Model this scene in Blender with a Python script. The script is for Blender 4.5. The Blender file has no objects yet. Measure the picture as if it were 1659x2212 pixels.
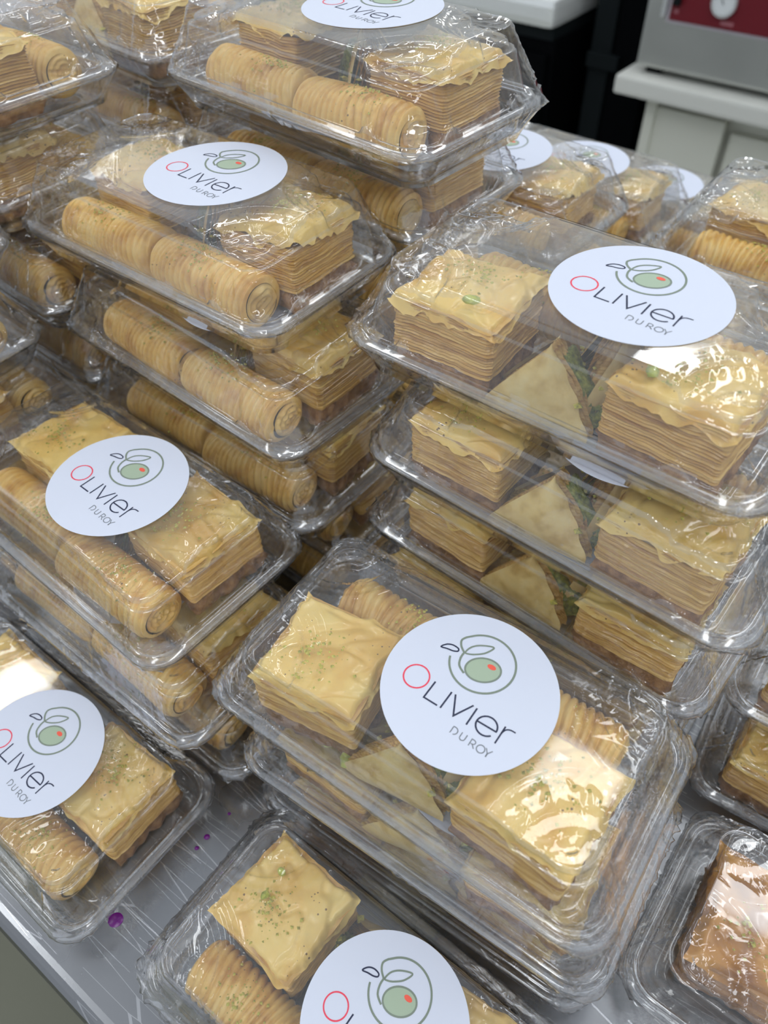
import bpy, math, random
import numpy as np
from mathutils import Matrix, Vector
S = bpy.context.scene
COL = S.collection
PI = math.pi

# ------------------------------------------------------------------ camera
cam_d = bpy.data.cameras.new('camera')
cam_d.sensor_fit = 'HORIZONTAL'; cam_d.sensor_width = 36.0
cam_d.lens = 1647.37 / 1659 * 36.0
cam_d.clip_start = 0.01; cam_d.clip_end = 50
cam_d.dof.use_dof = True; cam_d.dof.focus_distance = 0.29; cam_d.dof.aperture_fstop = 15.0
cam = bpy.data.objects.new('camera', cam_d); COL.objects.link(cam); S.camera = cam
pt, rl = math.radians(47.8762), math.radians(-2.0255)
F_ = Vector((0, math.cos(pt), -math.sin(pt))); R0 = Vector((1, 0, 0)); U0 = R0.cross(F_)
R_ = R0 * math.cos(rl) + U0 * math.sin(rl); U_ = -R0 * math.sin(rl) + U0 * math.cos(rl)
cam.matrix_world = Matrix(((R_.x, U_.x, -F_.x, 0), (R_.y, U_.y, -F_.y, 0), (R_.z, U_.z, -F_.z, 0.3652), (0, 0, 0, 1)))

# ------------------------------------------------------------------ world, lights, exposure
w = bpy.data.worlds.new('room_light'); S.world = w; w.use_nodes = True
w.node_tree.nodes['Background'].inputs[0].default_value = (0.83, 0.90, 1.0, 1)
w.node_tree.nodes['Background'].inputs[1].default_value = 0.66
for lx, ly in ((0.36, 0.66), (-1.25, 1.2), (1.265, 0.975), (1.30, 2.60), (-0.20, 2.70), (-0.45, -0.75), (0.90, -0.85), (-1.75, 0.0)):
    a = bpy.data.lights.new('ceiling_tube', 'AREA'); a.shape = 'RECTANGLE'; a.size = 0.20; a.size_y = 1.2
    a.energy = 8.0
    if ly in (.66, 1.2): a.size_y = 0.6; a.energy = 3.2
    a.color = (0.95, 0.98, 1.0)
    o = bpy.data.objects.new('ceiling_panel', a); o.location = (lx, ly, 1.9); o.rotation_euler = (0, 0, -0.67); COL.objects.link(o)
S.view_settings.view_transform = 'Standard'; S.view_settings.look = 'None'
S.view_settings.gamma = 1; S.view_settings.use_curve_mapping = False
S.view_settings.exposure = -0.08
try:
    S.cycles.transparent_max_bounces = 40
    S.cycles.max_bounces = 5; S.cycles.diffuse_bounces = 3; S.cycles.glossy_bounces = 2; S.cycles.transmission_bounces = 2
    S.cycles.adaptive_threshold = 0.1; S.cycles.adaptive_min_samples = 10
except Exception: pass

# ------------------------------------------------------------------ helpers
def tag(o, label=None, cat=None, group=None, kind=None):
    if label: o['label'] = label
    if cat: o['category'] = cat
    if group: o['group'] = group
    if kind: o['kind'] = kind
    return o
def mesh(name, V, F, mats=(), smooth=True, mi=None):
    m = bpy.data.meshes.new(name)
    m.from_pydata([tuple(map(float, p)) for p in V], [], F)
    for k in mats: m.materials.append(k)
    if smooth: m.polygons.foreach_set('use_smooth', [True] * len(m.polygons))
    if mi is not None: m.polygons.foreach_set('material_index', mi)
    m.update(); return m
def obj(name, m, parent=None, loc=None, rz=0):
    o = bpy.data.objects.new(name, m); COL.objects.link(o)
    if parent: o.parent = parent
    if loc: o.location = loc
    o.rotation_euler[2] = rz
    return o
def empty(name, loc=(0, 0, 0), rz=0, parent=None):
    o = bpy.data.objects.new(name, None); COL.objects.link(o); o.location = loc; o.rotation_euler = (0, 0, rz)
    o.empty_display_size = 0.01
    if parent: o.parent = parent
    return o
def copy_tree(o, parent=None):
    c = o.copy(); COL.objects.link(c); c.parent = parent
    for k in list(o.children): copy_tree(k, c)
    return c
def noise(x, y, z=0, seed=0, f=1.0, octv=3):
    """cheap smooth noise: sums of rotated sines, vectorised, about -1..1"""
    r = np.random.RandomState(seed); s = 0; a = 1.0; tot = 0
    for o_ in range(octv):
        for _ in range(3):
            k = r.normal(size=3); k /= np.linalg.norm(k) + 1e-9; k *= f * r.uniform(.7, 1.4)
            s = s + a * np.sin(k[0] * x + k[1] * y + k[2] * z + r.uniform(0, 6.28))
        tot += a * 2; a *= .55; f *= 2.1
    return s / tot
def sstep(t): t = np.clip(t, 0, 1); return t * t * (3 - 2 * t)
def box_mesh(name, sx, sy, sz, mats, bev=0.0):
    """bevelled box, origin at the centre of its base"""
    import bmesh
    b = bmesh.new(); bmesh.ops.create_cube(b, size=1)
    for v in b.verts: v.co = Vector((v.co.x * sx, v.co.y * sy, (v.co.z + .5) * sz))
    if bev: bmesh.ops.bevel(b, geom=b.edges[:], offset=bev, segments=2, affect='EDGES', profile=.7)
    m = bpy.data.meshes.new(name); b.to_mesh(m); b.free()
    for k in (mats if isinstance(mats, (list, tuple)) else [mats]): m.materials.append(k)
    return m

# ------------------------------------------------------------------ materials
def mat(name):
    m = bpy.data.materials.new(name); m.use_nodes = True
    return m, m.node_tree.nodes, m.node_tree.links, m.node_tree.nodes['Principled BSDF']
def plain(name, col, rough=.5, metal=0, spec=.5, bump=None):
    m, n, l, p = mat(name)
    p.inputs['Base Color'].default_value = (*col, 1); p.inputs['Roughness'].default_value = rough
    p.inputs['Metallic'].default_value = metal; p.inputs['Specular IOR Level'].default_value = spec
    tc = n.new('ShaderNodeTexCoord'); nz = n.new('ShaderNodeTexNoise'); l.new(tc.outputs['Object'], nz.inputs['Vector'])
    nz.inputs['Scale'].default_value = (bump or (60, 0))[0]
    b = n.new('ShaderNodeBump'); b.inputs['Strength'].default_value = (bump or (0, .02))[1]; b.inputs['Distance'].default_value = .001
    l.new(nz.outputs[0], b.inputs['Height']); l.new(b.outputs[0], p.inputs['Normal'])
    return m
def M_(n, l, op, a, b=None):
    q = n.new('ShaderNodeMath'); q.operation = op
    for i, v in enumerate((a, b)):
        if v is None: continue
        if isinstance(v, (int, float)): q.inputs[i].default_value = v
        else: l.new(v, q.inputs[i])
    return q.outputs[0]
def clear_sheet(name, base, power, tint, rough, haze):
    """a thin clear sheet: straight-through transmission plus a glossy reflection growing at grazing angles"""
    m, n, l, p = mat(name); n.remove(p); out = n['Material Output']
    lw = n.new('ShaderNodeLayerWeight'); lw.inputs['Blend'].default_value = .5
    f = M_(n, l, 'POWER', lw.outputs['Facing'], power)
    f = M_(n, l, 'MULTIPLY', f, 1 - base); f = M_(n, l, 'ADD', f, base)
    f = M_(n, l, 'MINIMUM', f, .85)
    tr = n.new('ShaderNodeBsdfTransparent'); tr.inputs[0].default_value = (*tint, 1)
    gl = n.new('ShaderNodeBsdfGlossy'); gl.inputs['Roughness'].default_value = rough; gl.inputs[0].default_value = (1, 1, 1, 1)
    df = n.new('ShaderNodeBsdfTranslucent'); df.inputs[0].default_value = (.9, .92, .95, 1)
    df2 = n.new('ShaderNodeBsdfDiffuse'); df2.inputs[0].default_value = (.9, .92, .95, 1)
    dd = n.new('ShaderNodeMixShader'); dd.inputs[0].default_value = .6; l.new(df.outputs[0], dd.inputs[1]); l.new(df2.outputs[0], dd.inputs[2])
    m1 = n.new('ShaderNodeMixShader'); m1.inputs[0].default_value = haze; l.new(tr.outputs[0], m1.inputs[1]); l.new(dd.outputs[0], m1.inputs[2])
    m2 = n.new('ShaderNodeMixShader'); l.new(f, m2.inputs[0]); l.new(m1.outputs[0], m2.inputs[1]); l.new(gl.outputs[0], m2.inputs[2])
    l.new(m2.outputs[0], out.inputs['Surface'])
    return m
PLASTIC = clear_sheet('clear_rigid_plastic', .055, 3.2, (.975, .975, .975), .03, .018)
RIM = clear_sheet('folded_rim_edge_highlight', .16, 2.6, (.93, .94, .95), .12, .06)  # doubled flange plastic; extra haze and gloss also paint highlights along lid edges
BUNCH = clear_sheet('bunched_cling_film', .13, 2.4, (.95, .95, .95), .09, .075)
FILM = clear_sheet('cling_film', .05, 3.0, (.975, .973, .97), .05, .018)

def pastry(name, c1, c2, c3, rough=.33, scale=70, bump=.5, bs=260, coat=.35, dots=0.0, strata=False):
    m, n, l, p = mat(name)
    tc = n.new('ShaderNodeTexCoord'); gi = n.new('ShaderNodeObjectInfo')
    ad = n.new('ShaderNodeVectorMath'); ad.operation = 'ADD'; l.new(tc.outputs['Object'], ad.inputs[0])
    cb = n.new('ShaderNodeCombineXYZ'); l.new(gi.outputs['Random'], cb.inputs[0]); l.new(gi.outputs['Random'], cb.inputs[2]); l.new(cb.outputs[0], ad.inputs[1])
    a = n.new('ShaderNodeTexNoise'); a.inputs['Scale'].default_value = scale; a.inputs['Detail'].default_value = 4; vec = ad.outputs[0]
    if strata:   # colour runs in thin level bands like the stacked sheets
        mp = n.new('ShaderNodeMapping'); mp.inputs['Scale'].default_value = (.35, .35, 9); l.new(vec, mp.inputs['Vector']); vec = mp.outputs[0]
    l.new(vec, a.inputs['Vector'])
    r = n.new('ShaderNodeValToRGB'); r.color_ramp.elements[0].position = .3; r.color_ramp.elements[0].color = (*c3, 1)
    r.color_ramp.elements[1].position = .72; r.color_ramp.elements[1].color = (*c1, 1)
    e = r.color_ramp.elements.new(.5); e.color = (*c2, 1); l.new(a.outputs[0], r.inputs[0])
    hs = n.new('ShaderNodeHueSaturation'); l.new(r.outputs[0], hs.inputs['Color'])
    l.new(M_(n, l, 'ADD', M_(n, l, 'MULTIPLY', gi.outputs['Random'], .25), .87), hs.inputs['Value'])
    col = hs.outputs[0]
    if dots:
        v = n.new('ShaderNodeTexVoronoi'); v.inputs['Scale'].default_value = 420; l.new(ad.outputs[0], v.inputs['Vector'])
        nz = n.new('ShaderNodeTexNoise'); nz.inputs['Scale'].default_value = 60; l.new(ad.outputs[0], nz.inputs['Vector'])
        k = M_(n, l, 'LESS_THAN', v.outputs['Distance'], M_(n, l, 'MULTIPLY', M_(n, l, 'MAXIMUM', M_(n, l, 'SUBTRACT', nz.outputs[0], .48), 0), dots))
        mx = n.new('ShaderNodeMix'); mx.data_type = 'RGBA'; l.new(k, mx.inputs['Factor']); l.new(col, mx.inputs['A']); mx.inputs['B'].default_value = (.28, .16, .06, 1)
        col = mx.outputs['Result']
    l.new(col, p.inputs['Base Color']); p.inputs['Roughness'].default_value = rough
    p.inputs['Coat Weight'].default_value = coat; p.inputs['Coat Roughness'].default_value = .16
    b1 = n.new('ShaderNodeTexNoise'); b1.inputs['Scale'].default_value = bs; b1.inputs['Detail'].default_value = 4; l.new(ad.outputs[0], b1.inputs['Vector'])
    b = n.new('ShaderNodeBump'); b.inputs['Strength'].default_value = bump; b.inputs['Distance'].default_value = .0006
    l.new(b1.outputs[0], b.inputs['Height']); l.new(b.outputs[0], p.inputs['Normal'])
    return m
CRUST = pastry('filo_crust', (.98, .75, .26), (.95, .66, .19), (.83, .47, .09), .34, 55, .45, 220, .5, 1.0)
LAYER = pastry('filo_layers', (.90, .63, .21), (.70, .42, .10), (.44, .21, .04), .4, 110, .5, 420, .35, 0, True)
ROLLM = pastry('filo_roll', (.94, .68, .25), (.88, .56, .15), (.62, .31, .06), .38, 90, .6, 350, .35, .8)
POUCH = pastry('filo_pouch', (.92, .76, .36), (.86, .65, .25), (.62, .40, .11), .35, 110, .9, 200, .4)
NUT = pastry('ground_nut', (.50, .29, .13), (.34, .17, .07), (.20, .09, .035), .6, 260, 1, 700, .1)
PIST = pastry('pistachio', (.50, .52, .09), (.27, .32, .05), (.09, .12, .03), .5, 420, 1, 900, .2)
CRUMB = pastry('pistachio_crumb', (.78, .70, .13), (.58, .54, .08), (.32, .27, .05), .5, 800, .5, 900, .2)
CARA = pastry('caramel_crust', (.82, .44, .09), (.62, .28, .04), (.30, .11, .015), .2, 60, .4, 200, .9)
CARAL = pastry('caramel_layers', (.60, .32, .10), (.40, .18, .04), (.20, .08, .02), .25, 90, .8, 300, .8)
PAPER = plain('sticker_paper', (.72, .76, .87), .45, 0, .3)
INK = plain('navy_ink', (.02, .028, .07), .5); GREYINK = plain('grey_ink', (.22, .24, .27), .5)
REDINK = plain('red_ink', (.90, .07, .12), .5); RINGINK = plain('sage_grey_ink', (.23, .28, .22), .5)
OLIVEINK = plain('olive_ink', (.42, .52, .38), .5); SPOTINK = plain('coral_ink', (.95, .13, .08), .5)
PURPLE = plain('purple_drop', (.16, .01, .20), .25)

def steel(name, col, scratches=True, rough=.28, ang=0.0):
    m, n, l, p = mat(name); p.inputs['Metallic'].default_value = 1
    tc = n.new('ShaderNodeTexCoord')
    mp = n.new('ShaderNodeMapping'); mp.inputs['Rotation'].default_value = (0, 0, ang); mp.inputs['Scale'].default_value = (6, 420, 420); l.new(tc.outputs['Object'], mp.inputs['Vector'])
    a = n.new('ShaderNodeTexNoise'); a.inputs['Scale'].default_value = 1; a.inputs['Detail'].default_value = 3; l.new(mp.outputs[0], a.inputs['Vector'])
    cl = n.new('ShaderNodeTexNoise'); cl.inputs['Scale'].default_value = 9; cl.inputs['Detail'].default_value = 4; l.new(tc.outputs['Object'], cl.inputs['Vector'])
    rr_ = n.new('ShaderNodeMapRange'); rr_.inputs[3].default_value = rough - .08; rr_.inputs[4].default_value = rough + .14; l.new(cl.outputs[0], rr_.inputs[0]); l.new(rr_.outputs[0], p.inputs['Roughness'])
    h = M_(n, l, 'MULTIPLY', a.outputs[0], .25)
    cr = n.new('ShaderNodeMix'); cr.data_type = 'RGBA'; cr.inputs['A'].default_value = (*[c * .82 for c in col], 1); cr.inputs['B'].default_value = (*col, 1); l.new(cl.outputs[0], cr.inputs['Factor'])
    colo = cr.outputs['Result']
    if scratches:
        for i, (rot, s) in enumerate(((.5, 26), (1.25, 34), (-.4, 30), (2.1, 22))):
            m2 = n.new('ShaderNodeMapping'); m2.inputs['Rotation'].default_value = (0, 0, rot); m2.inputs['Location'].default_value = (i * 1.7, i, 0); m2.inputs['Scale'].default_value = (s * .12, s * 1.6, 1); l.new(tc.outputs['Object'], m2.inputs['Vector'])
            wv = n.new('ShaderNodeTexNoise'); wv.inputs['Scale'].default_value = .9; wv.inputs['Detail'].default_value = 0
            wsum = n.new('ShaderNodeTexVoronoi'); wsum.feature = 'DISTANCE_TO_EDGE'; wsum.inputs['Scale'].default_value = 1.3; l.new(m2.outputs[0], wsum.inputs['Vector'])
            k = M_(n, l, 'LESS_THAN', wsum.outputs['Distance'], .0045)
            g = n.new('ShaderNodeTexNoise'); g.inputs['Scale'].default_value = 14 + i * 5; l.new(tc.outputs['Object'], g.inputs['Vector'])
            k = M_(n, l, 'MULTIPLY', k, M_(n, l, 'GREATER_THAN', g.outputs[0], .50))
            mx = n.new('ShaderNodeMix'); mx.data_type = 'RGBA'; l.new(M_(n, l, 'MULTIPLY', k, .3), mx.inputs['Factor']); l.new(colo, mx.inputs['A']); mx.inputs['B'].default_value = (.95, .95, .97, 1)
            colo = mx.outputs['Result']; h = M_(n, l, 'SUBTRACT', h, M_(n, l, 'MULTIPLY', k, .5))
    l.new(colo, p.inputs['Base Color'])
    b = n.new('ShaderNodeBump'); b.inputs['Strength'].default_value = .25; b.inputs['Distance'].default_value = .0004; l.new(h, b.inputs['Height']); l.new(b.outputs[0], p.inputs['Normal'])
    return m
STEEL = steel('scratched_steel', (.34, .345, .355), True, .24, .61)
STEEL2 = steel('appliance_steel', (.60, .61, .58), False, .38, 1.57)
BRIGHT = steel('polished_steel', (.95, .97, .97), False, .3)
BLACK = plain('black_enamel', (.002, .0024, .003), .6, 0, .03)
BLACK2 = plain('charcoal_strip', (.009, .012, .013), .6, 0, .08)
REDP = plain('red_panel', (.16, .006, .014), .45, 0, .4)
CREAM = plain('cream_laminate', (.74, .74, .64), .45); CREAM2 = plain('cream_edge', (.72, .72, .66), .4)
GREYLINE = plain('pale_trim', (.50, .46, .50), .5); WORKTOP_GLARE = plain('worktop_painted_glare', (.97, .99, .96), .22, .35); DIAL = plain('dial_white', (.75, .78, .78), .4)  # worktop steel is coloured near white to stand in for a lamp reflection
TILE = plain('floor_tile_glaze', (.19, .19, .135), .45, 0, .4, (30, .1)); GROUT = plain('grout', (.09, .09, .07), .9)
WALLM = plain('wall_paint', (.66, .67, .66), .8)

# ------------------------------------------------------------------ setting: floor, wall
AX = math.radians(-38.0)
ux, uy = math.cos(AX), math.sin(AX); vx, vy = -uy, ux
fl = obj('floor', box_mesh('floor', 7, 7, .02, GROUT), None, (.6, .6, -.9225), AX); tag(fl, kind='structure')
fl['label'] = 'grey green tiled floor below the steel table'
tm = box_mesh('floor_tile', .297, .297, .008, TILE, .0015)
for i in range(-6, 8):
    for j in range(-6, 8):
        # only the corner of floor the table leaves free, and its surroundings
        X = -.505 + (i * ux + j * vx) * .3; Y = .235 + (i * uy + j * vy) * .3
        if -2.2 < X < 1.4 and -1.2 < Y < 2.4:
            t = obj('floor_tile', tm, fl); t.location = Matrix.Rotation(-AX, 3, 'Z') @ Vector((X - .6, Y - .6, .0205))
wb = obj('wall_back', box_mesh('wall_back', 6, .1, 2.8, WALLM), None, (.6 + vx * 1.9, .6 + vy * 1.9, -.9), AX); tag(wb, kind='structure')

# ------------------------------------------------------------------ steel table
tb = empty('steel_table', (0, 0, -.9), 0); tag(tb, 'scratched stainless steel work table under all the pastry boxes', 'table')
# front edge of the table runs through (-.150,.072) along the u axis
def table_mesh():
    import bmesh
    L_, D_ = 2.4, .72
    prof = [(0.0, 0.0), (-.0, .0)]
    V = []; Fc = []
    pr = [(D_, 0), (.02, 0), (.012, .0)] + [(.008 - .008 * math.sin(t) - .0, -.008 + .008 * math.cos(t)) for t in np.linspace(0, PI / 2, 6)] + [(0, -.02), (0, -.045), (.012, -.045)]
    n_ = len(pr)
    for s in (-1, 1):
        for a, z in pr: V.append((s * L_ / 2, a, z))
    for i in range(n_ - 1): Fc.append((i, i + 1, n_ + i + 1, n_ + i))
    V += [(-L_ / 2, D_, -.045), (L_ / 2, D_, -.045)]
    Fc.append((0, n_, 2 * n_ + 1, 2 * n_))
    Fc.append(tuple(range(n_ - 1, -1, -1)) + (2 * n_,)); Fc.append(tuple(range(n_, 2 * n_)) + (2 * n_ + 1,))
    return mesh('table_top', V, Fc, [STEEL], False)
e0 = Vector((-.150, .0725)) + Vector((ux, uy)) * .45
tt = obj('table_top', table_mesh(), tb, (e0.x, e0.y, .9), AX)
for a, b in ((-1.1, .08), (1.1, .08), (-1.1, .64), (1.1, .64)):
    lg = obj('leg', box_mesh('leg', .04, .04, .855, BRIGHT, .004), tb, (e0.x + ux * a + vx * b, e0.y + uy * a + vy * b, 0), AX)
sh = obj('undershelf', box_mesh('undershelf', 2.2, .56, .02, STEEL2, .003), tb, (e0.x + vx * .36, e0.y + vy * .36, .25), AX)
for i, (x, y, r, t_) in enumerate(((-.1239, .0948, .0032, 'large purple drop beside the corner of the lower left box'), (-.0924, .1241, .0010, 'small purple drop, lower of the close pair on the table'),
                      (-.0883, .129, .0014, 'small purple drop, upper of the close pair on the table'), (-.079, .1395, .0008, 'tiny purple drop near the centre stack, farthest up the table'))):
    V = [(0, 0, .0006)]; Fc = []
    for k, rr2 in ((.0005, .6), (.0, 1.0)):
        for a in range(20): V.append((r * rr2 * math.cos(a * PI / 10) * (1.05 + .05 * math.sin(3 * a)), r * rr2 * math.sin(a * PI / 10) * .95, k))
    for a in range(20):
        b = (a + 1) % 20; Fc += [(0, 1 + a, 1 + b), (1 + a, 21 + a, 21 + b, 1 + b)]
    tag(obj('purple_drop', mesh('purple_drop', V, Fc, [PURPLE]), None, (x, y, .0001)), t_, 'stain', 'purple drops on the steel table')

# ------------------------------------------------------------------ container
def rr(hx, hy, r, nx, ny, nc):
    r = min(r, hx * .999, hy * .999); P = []
    def side(a, b, n_):
        for i in range(n_): t = i / n_; P.append((a[0] + (b[0] - a[0]) * t, a[1] + (b[1] - a[1]) * t))
    def arc(cx, cy, a0):
        for i in range(nc): a = a0 + PI / 2 * i / nc; P.append((cx + r * math.cos(a), cy + r * math.sin(a)))
    side((hx, -hy + r), (hx, hy - r), ny); arc(hx - r, hy - r, 0)
    side((hx - r, hy), (-hx + r, hy), nx); arc(-hx + r, hy - r, PI / 2)
    side((-hx, hy - r), (-hx, -hy + r), ny); arc(-hx + r, -hy + r, PI)
    side((-hx + r, -hy), (hx - r, -hy), nx); arc(hx - r, -hy + r, PI * 1.5)
    return np.array(P)
def lathe_rr(name, rings, nx, ny, nc, mats, cap_first=False, cap_last=True, disp=None, rim=()):
    V = []; Fc = []
    for (hx, hy, r, z) in rings:
        P = rr(hx, hy, r, nx, ny, nc); V.append(np.column_stack([P, np.full(len(P), z)]))
    N = len(V[0]); V = np.concatenate(V)
    if disp is not None: V = disp(V, N)
    for k in range(len(rings) - 1):
        a = k * N; b = a + N
        for i in range(N): j = (i + 1) % N; Fc.append((a + i, a + j, b + j, b + i))
    if cap_last: Fc.append(tuple((len(rings) - 1) * N + i for i in range(N)))
    if cap_first: Fc.append(tuple(range(N - 1, -1, -1)))
    mi = [1 if (f // N) in rim and f < (len(rings) - 1) * N else 0 for f in range(len(Fc))] if rim else None
    return mesh(name, V, Fc, mats, True, mi)
HX, HY, PITCH = .081, .0438, .0451
def tray_mesh():
    R = [(.0800, .0428, .0135, .0140), (.0810, .0438, .0140, .0132), (.0810, .0438, .0140, .0150), (.0795, .0423, .0130, .0153), (.0785, .0413, .0125, .0146), (.0775, .0403, .012, .0146),
         (.0768, .0396, .0115, .0152), (.0760, .0388, .011, .0146), (.0752, .0380, .0105, .0110), (.0748, .0376, .010, .0100), (.0742, .0370, .010, .0098), (.0735, .0363, .0095, .0040), (.0720, .0348, .009, .0012), (.0690, .0318, .008, .0006),
         (.066, .0288, .007, .0006), (.0655, .0283, .007, .0012), (.0635, .0263, .006, .0012), (.0630, .0258, .006, .0006), (.05, .0128, .004, .0006)]
    return lathe_rr('base_tray', R, 30, 16, 6, [PLASTIC, RIM], rim=(0, 1, 2, 5, 6, 8, 11))
def lid_mesh(seed):
    T = .0436
    R = [(.0810, .0438, .0140, .0150), (.0812, .0440, .0140, .0156), (.0808, .0436, .0138, .0164), (.0790, .0418, .013, .0168), (.0784, .0412, .0125, .0176), (.0776, .0404, .012, .0178), (.0770, .0398, .0115, .0170),
         (.0762, .0390, .011, .0168), (.0752, .0381, .0105, .0176), (.0744, .0374, .010, .0200), (.0728, .0362, .0098, .0262), (.0710, .0350, .0095, .0322), (.0703, .0345, .0092, .0345), (.0692, .0336, .009, .0352), (.0682, .0330, .0088, .0390), (.0674, .0325, .0086, .0418),
         (.0668, .0321, .0083, .0430), (.0660, .0314, .008, T)]
    ins = np.linspace(.0008, .0305, 38)
    for d in ins: R.append((.0660 - d, .0314 - d, max(.0078 - d, .0008) if d > .004 else .0078 - d * .3, T))
    def disp(V, N):
        x, y, z = V[:, 0].copy(), V[:, 1].copy(), V[:, 2].copy()
        top = sstep((z - .034) / .006)
        d = np.hypot(np.abs(x) - .0675, np.abs(y) - .033)
        rx = np.hypot(np.maximum(np.abs(x) - 0, 0), 0)
        drop = .0010 * sstep((.0315 - d) / .0009) + .0010 * sstep((.0283 - d) / .0009) + .0036 * sstep((.0245 - d) / .0016) - .0009 * sstep((.0160 - d) / .001) + .0007 * sstep((.0135 - d) / .001)
        # a bead line round each arc
        drop -= .0006 * np.exp(-((d - .0330) / .0006) ** 2)
        z -= top * drop
        inside = (np.arange(len(V)) // N) >= 17
        z += np.where(inside, .00030 * noise(x, y, 0, seed, 90, 2), 0)
        # four rounded snap bumps beside the flange, on the long and short sides
        for sx, sy in ((.052, -1), (-.052, -1), (.052, 1), (-.052, 1)):
            m = np.exp(-((x - sx) / .0036) ** 4) * (np.sign(y) == sy) * np.exp(-((np.abs(y) - .0388) / .0022) ** 4)
            z += m * .0045; V[:, 1] += sy * m * .0012
        for sx, sy in ((1, .021), (1, -.021), (-1, .021), (-1, -.021)):
            m = np.exp(-((y - sy) / .0036) ** 4) * (np.sign(x) == sx) * np.exp(-((np.abs(x) - .0760) / .0022) ** 4)
            z += m * .0045; V[:, 0] += sx * m * .0012
        V[:, 2] = z
        V[:, 1] += np.where(inside, 0, .0004 * noise(x, z, y, seed + 3, 60, 2))
        return V
    return lathe_rr('lid', R, 92, 44, 8, [PLASTIC, RIM], disp=disp, rim=(0, 1, 2, 4, 5, 12, 15, 16))
def film_mesh(seed):
    T = .0442
    R = [(.070, .033, .008, .0003), (.0745, .0375, .0105, .0006), (.0770, .0398, .012, .006), (.0812, .0440, .0141, .0128), (.0816, .0444, .0142, .0145), (.0816, .0444, .0142, .0158)]
    NW = 40
    for t in np.linspace(.02, 1, NW): R.append((.0816 + (.0676 - .0816) * t, .0444 + (.0329 - .0444) * t, .0142 + (.0085 - .0142) * t, .0158 + (.0434 - .0158) * t))
    for d in (.0006, .0012, .0018, .0026, .0035, .0045, .0056, .0068, .008, .0093, .0106, .012, .0135, .015, .017, .019, .0215, .024, .027, .030): R.append((.0672 - d, .0326 - d, max(.0082 - d * .5, .0008), T))
    def disp(V, N):
        x, y, z = V[:, 0].copy(), V[:, 1].copy(), V[:, 2].copy()
        k = np.arange(len(V)) // N; W_ = 6 + NW
        # arc length along the perimeter in metres, so wrinkles have one size everywhere
        P = V[5 * N:6 * N, :2]; seg = np.hypot(*(np.roll(P, -1, 0) - P).T); al = np.concatenate([[0], np.cumsum(seg)[:-1]]); per = seg.sum()
        s = np.tile(al, len(V) // N); ph = s / per * 2 * PI
        cs, sn = np.cos(ph) * per / 6.283, np.sin(ph) * per / 6.283
        dc = np.hypot(np.abs(x) - .076, np.abs(y) - .039)
        cor = np.exp(-(dc / .012) ** 2)
        onx = np.abs(x) / HX > np.abs(y) / HY
        ox = np.where(onx, np.sign(x), 0) * .8 + .25 * x / np.hypot(x, y); oy = np.where(onx, 0, np.sign(y)) * .8 + .25 * y / np.hypot(x, y)
        wall = ((k >= 4) & (k < W_)) * 1.0
        tt_ = np.clip((z - .0158) / .028, 0, 1)
        patch = sstep((noise(cs, sn, z * 1.3, seed + 20, 75, 2) + .02) / .5)
        low = np.exp(-(tt_ / .22) ** 2)
        def rid(f, fz, sd): return (1 - np.minimum(1, np.abs(noise(cs, sn, z * fz, sd, f, 2)) * 3.2)) ** 2
        cr = .00042 * rid(520, .35, seed) + .00030 * rid(900, .25, seed + 1) + .00030 * rid(420, 1.3, seed + 2)
        a = cr * wall * (.08 + 1.5 * patch * (.35 + .65 * low) + 2.6 * cor)
        a -= .0022 * np.sin(PI * tt_) * wall * np.where(cor > .3, .3, 1) * (.6 + .4 * noise(cs, sn, 0, seed + 7, 30, 1))
        rs = np.random.RandomState(seed + 11); am = rs.uniform(.0, .0030, 4) ** 1.0
        cid = (x > 0) * 1 + (y > 0) * 2
        a += np.exp(-(dc / .006) ** 2) * np.exp(-((z - .0150) / .0018) ** 2) * am[cid] * (.7 + .5 * noise(cs, sn, z * 3, seed + 5, 900, 2))
        V[:, 0] += ox * a; V[:, 1] += oy * a
        flat = (k >= W_); dk = np.hypot(np.abs(x) - .0675, np.abs(y) - .033)
        crf = (1 - np.minimum(1, np.abs(noise(x, y, 0, seed + 2, 480, 2)) * 3)) ** 2
        near = sstep((.030 - dk) / .008)
        V[:, 2] += np.where(flat, -.0020 * sstep((.023 - dk) / .010) + near * .00055 * crf + .00006 * noise(x, y, 0, seed + 9, 80, 1), 0)
        return V
    m = lathe_rr('cling_film', R, 130, 64, 14, [FILM, BUNCH], cap_last=True, disp=disp)
    # doubled, bunched film at the corners and in ragged patches along the hem
    co = np.empty(len(m.vertices) * 3); m.vertices.foreach_get('co', co); co = co.reshape(-1, 3)
    mi = np.zeros(len(m.polygons), np.int32)
    nq = sum(1 for f in m.polygons if len(f.vertices) == 4)
    cc = np.empty(len(m.polygons) * 3); m.polygons.foreach_get('center', cc); cc = cc.reshape(-1, 3); x, y, z = cc.T
    dc = np.hypot(np.abs(x) - .077, np.abs(y) - .040); q = noise(x, y, z, seed + 40, 420, 2)
    mi[((z < .034) & (dc + (z - .012) * .35 < .0085 + .006 * q)) | ((z > .008) & (z < .021) & (q > .42))] = 1
    mi[nq:] = 0
    m.polygons.foreach_set('material_index', mi)
    return m
TRAY = tray_mesh(); LIDS = [lid_mesh(1), lid_mesh(21)]; FILMS = [film_mesh(s) for s in (5, 33, 57, 91)]

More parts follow.
